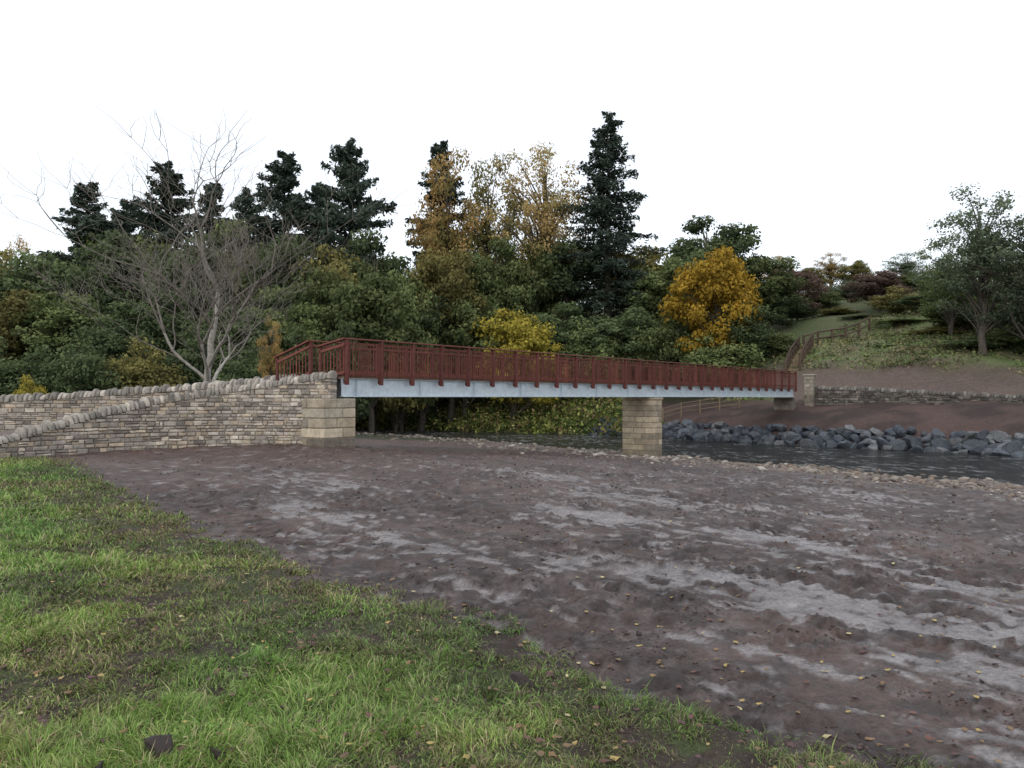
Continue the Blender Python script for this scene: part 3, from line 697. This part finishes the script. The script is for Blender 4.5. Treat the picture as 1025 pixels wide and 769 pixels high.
def conifer(seed,h=20,R=3.6,base=.06,nw=44,pw=.7,dn=1.,gap=.0,ls=1.,droop=.2):
    rng=RS(seed);A=Acc();tp=[(rng.randn()*.05,rng.randn()*.05,z) for z in np.linspace(-.3,h,9)];tube(A,tp,np.linspace(h*.016,.03,9),7)
    L=[];Nn=[];Tt=[];S=[]
    ph=rng.uniform(0,6.28,4)
    for i in range(nw):
        t=(i+.5)/nw;z0=h*(base+(1-base)*t**.95)
        wob=1+.16*math.sin(t*13+ph[0])+.10*math.sin(t*29+ph[1])
        nb=rng.randint(4,8)
        for j in range(nb):
            if rng.rand()<gap: continue
            z=z0+rng.uniform(-.5,.5)*h/nw
            a=rng.uniform(0,6.28);ln=R*min(1,(1-t)**pw*1.12)*(.72+.28*min(1,t/.25))*rng.uniform(.45,1.15)*wob+.25
            up=lerp(-.15,.7,t);d=np.array([math.cos(a),math.sin(a),0])
            f=lambda q:ln*(up*q-.38*q*q+.16*q**4)
            P=[np.array([0,0,z])+d*ln*q+np.array([0,0,f(q)]) for q in np.linspace(0,1,4)];tube(A,P,[.05,.04,.025,.01],3)
            m=int((22+ln*42)*dn);q=rng.rand(m)**.7;pos=np.array([0,0,z])+d[None]*ln*q[:,None];pos[:,2]+=f(q)
            side=np.array([-d[1],d[0],0]);wd=.30*ln*(1-.75*q)+.07
            pos+=side*(rng.uniform(-1,1,m)*wd)[:,None];pos[:,2]-=np.abs(rng.randn(m))*droop
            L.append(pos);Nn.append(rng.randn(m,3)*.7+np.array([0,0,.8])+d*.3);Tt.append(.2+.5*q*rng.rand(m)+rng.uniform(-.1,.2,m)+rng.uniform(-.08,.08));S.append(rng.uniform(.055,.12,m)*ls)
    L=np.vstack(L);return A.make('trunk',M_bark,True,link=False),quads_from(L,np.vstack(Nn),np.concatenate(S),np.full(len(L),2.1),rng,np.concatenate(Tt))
def crown_mesh(data,mat): 
    V,Q,C=data;return mk('crown',V,Q,None,C,mat,False,False)
def bare(seed,h=10.5,spread=1.,lv=5,r0=.17,fork=.40,kids=(4,2.4,2.2,2.0,1.4)):
    rng=RS(seed);A=Acc();B=Acc()
    def g(p,d,ln,r,l):
        n=6 if l<3 else 4;P=[p.copy()];dd=d.copy();pts=[]
        for i in range(n):
            dd=dd+rng.randn(3)*(.05+.045*l)+np.array([0,0,.09 if l>0 else .08]);dd/=np.linalg.norm(dd);P.append(P[-1]+dd*ln/n);pts.append((P[-1],dd.copy(),(i+1)/n))
        R=np.linspace(r,r*.6 if l<lv else r*.45,n+1);tube(A if l<2 else B,P,R,8 if l<2 else (5 if l<3 else 3))
        if l>=lv: return
        nk=int(kids[l]+rng.rand())
        ts=np.sort(rng.uniform(.5 if l==0 else .25,.95,nk))
        az0=rng.uniform(0,6.28)
        for k,t in enumerate(list(ts)+([1.0,1.0] if l else [1.0])):
            i=min(n-1,int(t*n-1e-6)) ;q,dv,_=pts[i]
            az=az0+k*2.2+rng.uniform(-.5,.5);perp=np.array([math.cos(az),math.sin(az),rng.uniform(-.1,.3)]);perp-=dv*(perp@dv)*.6;perp/=np.linalg.norm(perp)
            kk=(rng.uniform(.3,.55) if l else .12) if t==1.0 else rng.uniform(.6,1.0)
            nd_=dv+perp*kk*spread;nd_/=np.linalg.norm(nd_)
            g(q,nd_,ln*(rng.uniform(.66,.88) if l>0 else (1.05 if t==1.0 else rng.uniform(.65,.9))),max(r*((.78 if l==0 else .66) if t==1.0 else .46)*(1-.15*t),.010),l+1)
    g(np.array([0,0,-.3]),np.array([.04,0,1.]),h*fork,r0,0)
    return A.make('trunk',M_barkl,True,link=False),B.make('branches',M_twig,True,link=False)
T={}
T['b1'],d1=broadleaf(1);T['b2'],d2=broadleaf(2,13,10,.15,95);T['b3'],d3=broadleaf(3,16,8.5,.2,95)
T['b4'],d4=broadleaf(4,15,9,.20,105,160,.095,1.,7,.85,.6)
T['b5'],d5=broadleaf(5,7,7,.05,80,130,.12,1,6,1.25)
T['b6'],d6=broadleaf(6,18,8,.12,180,165,.085,1.,8,.92,.55)
T['c1'],k1=conifer(1,20,3.6,.06,42,.55,1.,.1);T['c2'],k2=conifer(2,18,4.4,.08,36,.46,1.,.1);T['c3'],k3=conifer(3,24,4.4,.12,58,.62,.8,.25,1.,.3)
T['c4'],k4=conifer(14,20,4.0,.06,38,.5,1.,.12)
SP={'b1':(14,9),'b2':(13,10),'b3':(16,8.5),'b4':(15,9),'b5':(7,7.6),'b6':(18,8),'c1':(20,6.6),'c2':(18,8.2),'c3':(24,8.4),'c4':(20,7.6)}
D={'b1':d1,'b2':d2,'b3':d3,'b4':d4,'b5':d5,'b6':d6,'c1':k1,'c2':k2,'c3':k3,'c4':k4}
CM={}
def crown(k,mat):
    if (k,mat.name) not in CM: CM[(k,mat.name)]=crown_mesh(D[k],mat)
    return CM[(k,mat.name)]
trng=RS(99)
FOC=804.0
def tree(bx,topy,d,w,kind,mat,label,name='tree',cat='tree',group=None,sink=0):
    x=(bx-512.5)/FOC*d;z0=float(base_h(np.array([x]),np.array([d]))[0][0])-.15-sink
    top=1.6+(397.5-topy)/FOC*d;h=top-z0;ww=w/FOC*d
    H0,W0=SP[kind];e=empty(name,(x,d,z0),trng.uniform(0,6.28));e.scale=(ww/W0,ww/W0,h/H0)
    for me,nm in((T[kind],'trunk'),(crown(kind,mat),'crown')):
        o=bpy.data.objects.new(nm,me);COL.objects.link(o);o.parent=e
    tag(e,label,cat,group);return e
GW='mixed trees of the riverside wood'
for bx,ty,d,w,k in [(86,184,82,98,'c1'),(165,164,80,112,'c4'),(212,184,86,96,'c1'),(284,152,84,112,'c4'),(350,142,82,108,'c2'),(441,143,88,76,'c1'),(248,190,93,90,'c4'),(318,186,90,84,'c1'),(125,200,90,90,'c4')]:
    tree(bx,ty,d,w,k,M_lf_conifer,'dark green conifer standing in the riverside wood','conifer_tree',group='dark conifers in the wood')
tree(609,111,84,108,'c3',M_lf_conifer,'very tall dark spruce with drooping branches','spruce_tree')
for bx,ty,d,w,k,m in [(-40,248,78,100,'b1',M_lf_deep),(5,244,84,96,'b2',M_lf_olive),(40,236,76,90,'b3',M_lf_deep),(78,228,82,86,'b1',M_lf_green),(112,230,74,90,'b1',M_lf_deep),(150,222,78,90,'b3',M_lf_green),
    (195,222,74,94,'b2',M_lf_deep),(240,216,78,90,'b1',M_lf_green),(290,222,76,90,'b3',M_lf_deep),(335,236,74,94,'b2',M_lf_olive),(375,232,76,90,'b1',M_lf_deep),(402,262,72,76,'b2',M_lf_green),
    (450,240,76,84,'b3',M_lf_olive),(492,232,80,80,'b1',M_lf_green),(530,236,84,86,'b2',M_lf_green),(570,232,86,80,'b3',M_lf_deep),(640,244,88,90,'b1',M_lf_olive),(668,248,84,80,'b2',M_lf_green),
    (712,216,90,96,'b1',M_lf_deep),(752,250,88,76,'b3',M_lf_green),(700,246,80,70,'b2',M_lf_deep)]:
    tree(bx,ty+trng.uniform(-4,4),d,w,k,m,'dark green leafy tree in dense riverside wood','leafy_tree',group=GW)
for bx,ty,d,w,k,m in [(-30,292,62,100,'b2',M_lf_deep),(20,284,60,100,'b1',M_lf_olive),(65,284,58,94,'b3',M_lf_green),(110,310,56,94,'b2',M_lf_deep),(155,290,62,90,'b1',M_lf_deep),(240,296,60,90,'b3',M_lf_deep),
    (285,286,64,90,'b1',M_lf_green),(330,262,68,90,'b2',M_lf_green),(372,272,66,100,'b1',M_lf_green),(420,280,74,100,'b3',M_lf_deep),(465,284,76,90,'b2',M_lf_green),(395,312,70,90,'b5',M_lf_olive),
    (440,322,78,90,'b5',M_lf_green),(560,305,78,80,'b1',M_lf_deep),(590,325,76,80,'b5',M_lf_green),(630,300,78,86,'b2',M_lf_deep),(660,318,76,80,'b5',M_lf_green),(690,325,76,80,'b5',M_lf_deep),(738,296,74,84,'b2',M_lf_deep),(715,332,72,90,'b5',M_lf_green),
    (765,332,76,66,'b5',M_lf_green),(345,328,56,80,'b5',M_lf_deep),(300,328,60,80,'b5',M_lf_deep),(200,325,56,90,'b5',M_lf_deep),(140,340,52,90,'b5',M_lf_olive),(80,340,50,90,'b5',M_lf_deep),(30,345,50,90,'b5',M_lf_deep),(-20,340,50,100,'b5',M_lf_deep),(255,342,54,80,'b5',M_lf_deep)]:
    tree(bx,ty+trng.uniform(-4,4),d,w,k,m,'low spreading green tree at the wood edge','leafy_tree',group=GW)
tree(446,150,84,90,'b4',M_lf_orange,'tall sparse oak with thin orange autumn leaves','oak_tree')
tree(488,156,86,84,'b4',M_lf_olive,'tall thin-crowned olive green tree','leafy_tree')
tree(541,134,86,92,'b6',M_lf_gold,'tall airy birch with pale golden leaves','birch_tree')
tree(514,303,72,90,'b2',M_lf_lime,'low rounded tree with yellow-green autumn leaves above the river','maple_tree')
tree(718,240,74,86,'b2',M_lf_yellow,'rounded bright golden yellow autumn tree','maple_tree')
tree(15,236,100,44,'b4',M_lf_orange,'orange autumn tree at the wood edge','leafy_tree')
tree(30,378,46,36,'b5',M_lf_lime,'small yellow bush behind the wall','bush','bush')
tree(272,318,50,32,'b4',M_lf_orange,'slender tree with orange leaves','leafy_tree')
for bx,ty,d,w,k,m,l in [(793,264,92,54,'b2',M_lf_rust,'rounded reddish-brown bush on the hillside'),(768,278,88,60,'b2',M_lf_deep,'dark green bush on the hillside'),(880,268,92,62,'b2',M_lf_rust,'dark rust-brown bush on the hillside'),
   (832,252,122,38,'b4',M_lf_orange,'small orange tree on the hill skyline'),(775,256,124,42,'b4',M_lf_orange,'small orange tree on the hill skyline'),(858,258,120,36,'b2',M_lf_olive,'olive tree on the hill skyline'),(808,266,118,46,'b2',M_lf_olive,'olive tree on the hill skyline'),(900,288,86,60,'b5',M_lf_olive,'olive bush on the hillside'),
   (848,282,108,60,'b5',M_lf_pale,'grey-green bush on the hill brow'),(820,290,100,46,'b5',M_lf_green,'green bush on the hillside'),(945,290,80,74,'b2',M_lf_deep,'dark green bush on the hillside'),(925,272,96,70,'b1',M_lf_green,'green leafy tree on the hill brow'),(908,252,104,54,'b4',M_lf_pale,'grey-green thin tree on the hill brow'),
   (866,316,86,56,'b5',M_lf_pale,'low grey-green bush on the slope'),(905,320,78,66,'b5',M_lf_green,'low green bush on the slope'),(838,308,94,50,'b5',M_lf_olive,'low olive bush on the slope'),(1008,256,72,100,'b2',M_lf_deep,'dark green tree behind the earth bank'),(966,290,70,84,'b2',M_lf_green,'dark leafy bush at the hill foot'),(1048,276,66,100,'b2',M_lf_deep,'dark leafy bush at the hill foot'),
   (800,306,92,46,'b5',M_lf_deep,'dark green bush beside the hillside steps'),(935,328,70,66,'b5',M_lf_olive,'olive bush at the hill foot'),(1015,326,62,76,'b5',M_lf_green,'low green bush behind the drystone wall'),(972,338,62,66,'b5',M_lf_deep,'low dark bush behind the drystone wall'),(1055,316,60,86,'b5',M_lf_deep,'low dark bush behind the drystone wall'),(885,292,100,60,'b5',M_lf_pale,'grey-green bush on the hillside'),(893,346,68,36,'b5',M_lf_pale,'low grey-green bush above the earth mound')]:
    tree(bx,ty,d,w,k,m,l,'bush' if 'bush' in l else 'leafy_tree','bush' if 'bush' in l else 'tree')
tree(985,186,60,108,'b4',M_lf_pale,'tall thin-crowned grey-green tree by the earth bank','alder_tree')
tree(1032,206,58,110,'b6',M_lf_pale,'tall thin-crowned grey-green tree by the earth bank','alder_tree')
tree(952,238,68,74,'b4',M_lf_green,'slim green tree by the earth bank','leafy_tree')
ba,bb=bare(12,10.8,.95,5,.20)
def put_bare(x,y,s,rz,label,group=None,sx=1.):
    z0=float(base_h(np.array([x]),np.array([y]))[0][0])-.05;e=empty('bare_tree',(x,y,z0),rz);e.scale=(s*sx,s*sx,s)
    for me,nm in((ba,'trunk'),(bb,'branches')):
        o=bpy.data.objects.new(nm,me);COL.objects.link(o);o.parent=e
    tag(e,label,'tree',group)
bw=np.array([v.co[:] for v in bb.vertices]);bz=np.percentile(bw[:,2],99)
best=min(np.linspace(0,2*math.pi,36,endpoint=False),key=lambda r:abs(np.percentile(bw[:,0]*math.cos(r)-bw[:,1]*math.sin(r),2)+np.percentile(bw[:,0]*math.cos(r)-bw[:,1]*math.sin(r),98)))
xr=bw[:,0]*math.cos(best)-bw[:,1]*math.sin(best);wd_=np.percentile(xr,98)-np.percentile(xr,2);S0=12.2/bz
put_bare(-13.3,35,S0,best,'leafless pale-barked tree spreading behind the stone wall',None,9.2/wd_/S0)
# ---------------------------------------------------------------- undergrowth
def under(name,n,seed,f0,f1,hmin,hmax,m,pal,pp,cond,ls):
    rng=RS(seed);P=resample(FB[1:-2],1500);dd=np.gradient(P,axis=0);dd/=np.linalg.norm(dd,axis=1)[:,None]
    k=rng.randint(60,1150,n);f=f0+rng.uniform(0,1,n)**1.2*(f1-f0);p=P[k]+np.stack([dd[k][:,1],-dd[k][:,0]],-1)*f[:,None]+rng.randn(n,2)*.5
    f=dF(p[:,0],p[:,1]);keep=cond(p[:,0],p[:,1],f);p,f=p[keep],f[keep];n=len(p)
    z=ground(p[:,0],p[:,1]);hh=rng.uniform(hmin,hmax,n)
    c0=np.column_stack([p,z+hh*.4]);L=c0[:,None]+rng.randn(n,m,3)*np.stack([hh*.9+.2,hh*.9+.2,hh*.45],-1)[:,None]
    pal=np.array(pal);ci=rng.choice(len(pal),n,p=pp);nz=fbm(p[:,0]*.2,p[:,1]*.2,2,5);cc=pal[ci]*(.6+.8*nz)[:,None]
    cc=np.repeat(cc[:,None],m,1)*rng.uniform(.6,1.35,(n,m,1))
    V,Q,_=quads_from(L.reshape(-1,3),rng.randn(n*m,3)+np.array([0,0,.6]),rng.uniform(ls*.5,ls*1.3,n*m),np.full(n*m,1.6),rng,np.zeros(n*m))
    return mk(name,V,Q,None,np.repeat(cc.reshape(-1,1,3),6,1).reshape(-1,3),M_veg)
pal=[(.07,.10,.025),(.15,.18,.04),(.22,.22,.07),(.045,.07,.022),(.18,.13,.07),(.30,.27,.10)]
o=under('undergrowth',4200,3,-.3,18,.15,1.1,24,pal,[.25,.25,.17,.13,.12,.08],lambda x,y,f:((x<11)|(f>60)),.11);tag(o,'tangled green and straw bank vegetation','undergrowth',kind='stuff')
pal=[(.13,.17,.06),(.18,.21,.08),(.20,.17,.10),(.08,.10,.045),(.25,.20,.11),(.11,.13,.055)]
o=under('hill_grass',12000,4,8,78,.06,.32,12,pal,[.25,.2,.2,.15,.1,.1],lambda x,y,f:(x>17)&(f>8.8)&~((x>20.5)&(f<14.5)&(x<36))&(x/y<.75),.08);tag(o,'rough tussocky grass and bracken on the hillside','grass',kind='stuff')
# ---------------------------------------------------------------- fences and steps
def fence(name,pts,h,nr,label,post=.05,rail=.035,mat=None):
    mat=mat or M_oldwood
    P=np.array(pts,float);zz=base_h(P[:,0],P[:,1])[0];e=empty(name,(P[0][0],P[0][1],zz[0]))
    o0=np.array([P[0][0],P[0][1],zz[0]])
    for (x,y),z in zip(P,zz):
        A=Acc();A.box(x-post-o0[0],x+post-o0[0],y-post-o0[1],y+post-o0[1],z-.3-o0[2],z+h-o0[2],b=.01);part('post',A,mat,e)
    for i in range(len(P)-1):
        for r in range(nr):
            f=(r+1)/nr*.93
            a=np.array([*P[i],zz[i]+h*f])-o0;b=np.array([*P[i+1],zz[i+1]+h*f])-o0;R=Acc();tube(R,[a,(a+b)/2,b],[rail]*3,4);part('rail',R,mat,e)
    tag(e,label,'fence')
fence('wooden_fence',[(12.2,65.0),(13.6,64.6),(15.,64.1),(16.4,63.5),(17.8,62.9)],1.1,3,'weathered timber post and rail fence on the far bank')
fence('wooden_fence',[(27.4,75.4),(29.0,76.),(30.6,76.7),(32.2,77.4),(33.8,78.2),(35.2,79.)],1.35,2,'dark timber handrail fence climbing the hillside',.09,.08,M_darkwood)
e=empty('wooden_steps',(23.6,69.0,0));SX,SY=23.9,68.4;DX,DY=3.7,7.0
for i in range(12):
    t=i/11;x=SX+t*DX;y=SY+t*DY;z=float(base_h(np.array([x]),np.array([y]))[0][0])+.2
    A=Acc();A.box(-.6+x-23.6,.6+x-23.6,y-69.-.32,y-69.+.32,z-.4,z,b=.02);part('step',A,M_oldwood,e)
for sx in(-.65,.65):
    Pp=[]
    for i in range(6):
        t=i/5;x=SX+t*DX+sx;y=SY+t*DY;z=float(base_h(np.array([x]),np.array([y]))[0][0])
        A=Acc();A.box(x-23.6-.09,x-23.6+.09,y-69.-.09,y-69.+.09,z-.3,z+1.35,b=.01);part('post',A,M_darkwood,e);Pp.append((x-23.6,y-69.,z+1.3))
    R=Acc();tube(R,Pp,[.075]*6,4);part('handrail',R,M_darkwood,e)
    R=Acc();tube(R,[(a,b,c-.5) for a,b,c in Pp],[.06]*6,4);part('rail',R,M_darkwood,e)
tag(e,'timber steps with handrails climbing the bank beyond the bridge','steps')
hp=[( (bx-512.5)/804*d,d) for bx,d in [(800,118),(815,119),(832,120),(850,120),(868,121),(886,120),(905,119),(925,118),(942,117)]]
fence('field_fence',hp,1.2,2,'thin post and wire fence along the hill brow',.05,.012)
# ---------------------------------------------------------------- light, camera
w=bpy.data.worlds.new("World");scene.world=w;w.use_nodes=True;nt=w.node_tree;nt.nodes.clear()
out=nt.nodes.new('ShaderNodeOutputWorld');sk=nt.nodes.new('ShaderNodeTexSky');sk.sky_type='NISHITA';sk.sun_disc=False
sk.sun_elevation=math.radians(32);sk.sun_rotation=math.radians(200)
b1=nt.nodes.new('ShaderNodeBackground');b1.inputs[1].default_value=.05;nt.links.new(sk.outputs[0],b1.inputs[0])
b2=nt.nodes.new('ShaderNodeBackground');b2.inputs[0].default_value=(.97,.98,1,1);b2.inputs[1].default_value=1.02
ad=nt.nodes.new('ShaderNodeAddShader');nt.links.new(b1.outputs[0],ad.inputs[0]);nt.links.new(b2.outputs[0],ad.inputs[1]);nt.links.new(ad.outputs[0],out.inputs[0])
sun=bpy.data.lights.new('sun','SUN');sun.energy=.7;sun.angle=math.radians(25);sun.color=(1,.97,.93)
so=bpy.data.objects.new('sun',sun);COL.objects.link(so);so.rotation_euler=(math.radians(58),0,math.radians(-20))
cam=bpy.data.cameras.new('camera');cam.lens=28.24;cam.sensor_width=36;cam.clip_end=2000;cam.clip_start=.05
co=bpy.data.objects.new('camera',cam);COL.objects.link(co);co.location=(0,0,1.6);co.rotation_euler=(math.radians(90.93),0,0);scene.camera=co
scene.view_settings.view_transform='Standard';scene.view_settings.look='None';scene.view_settings.exposure=0
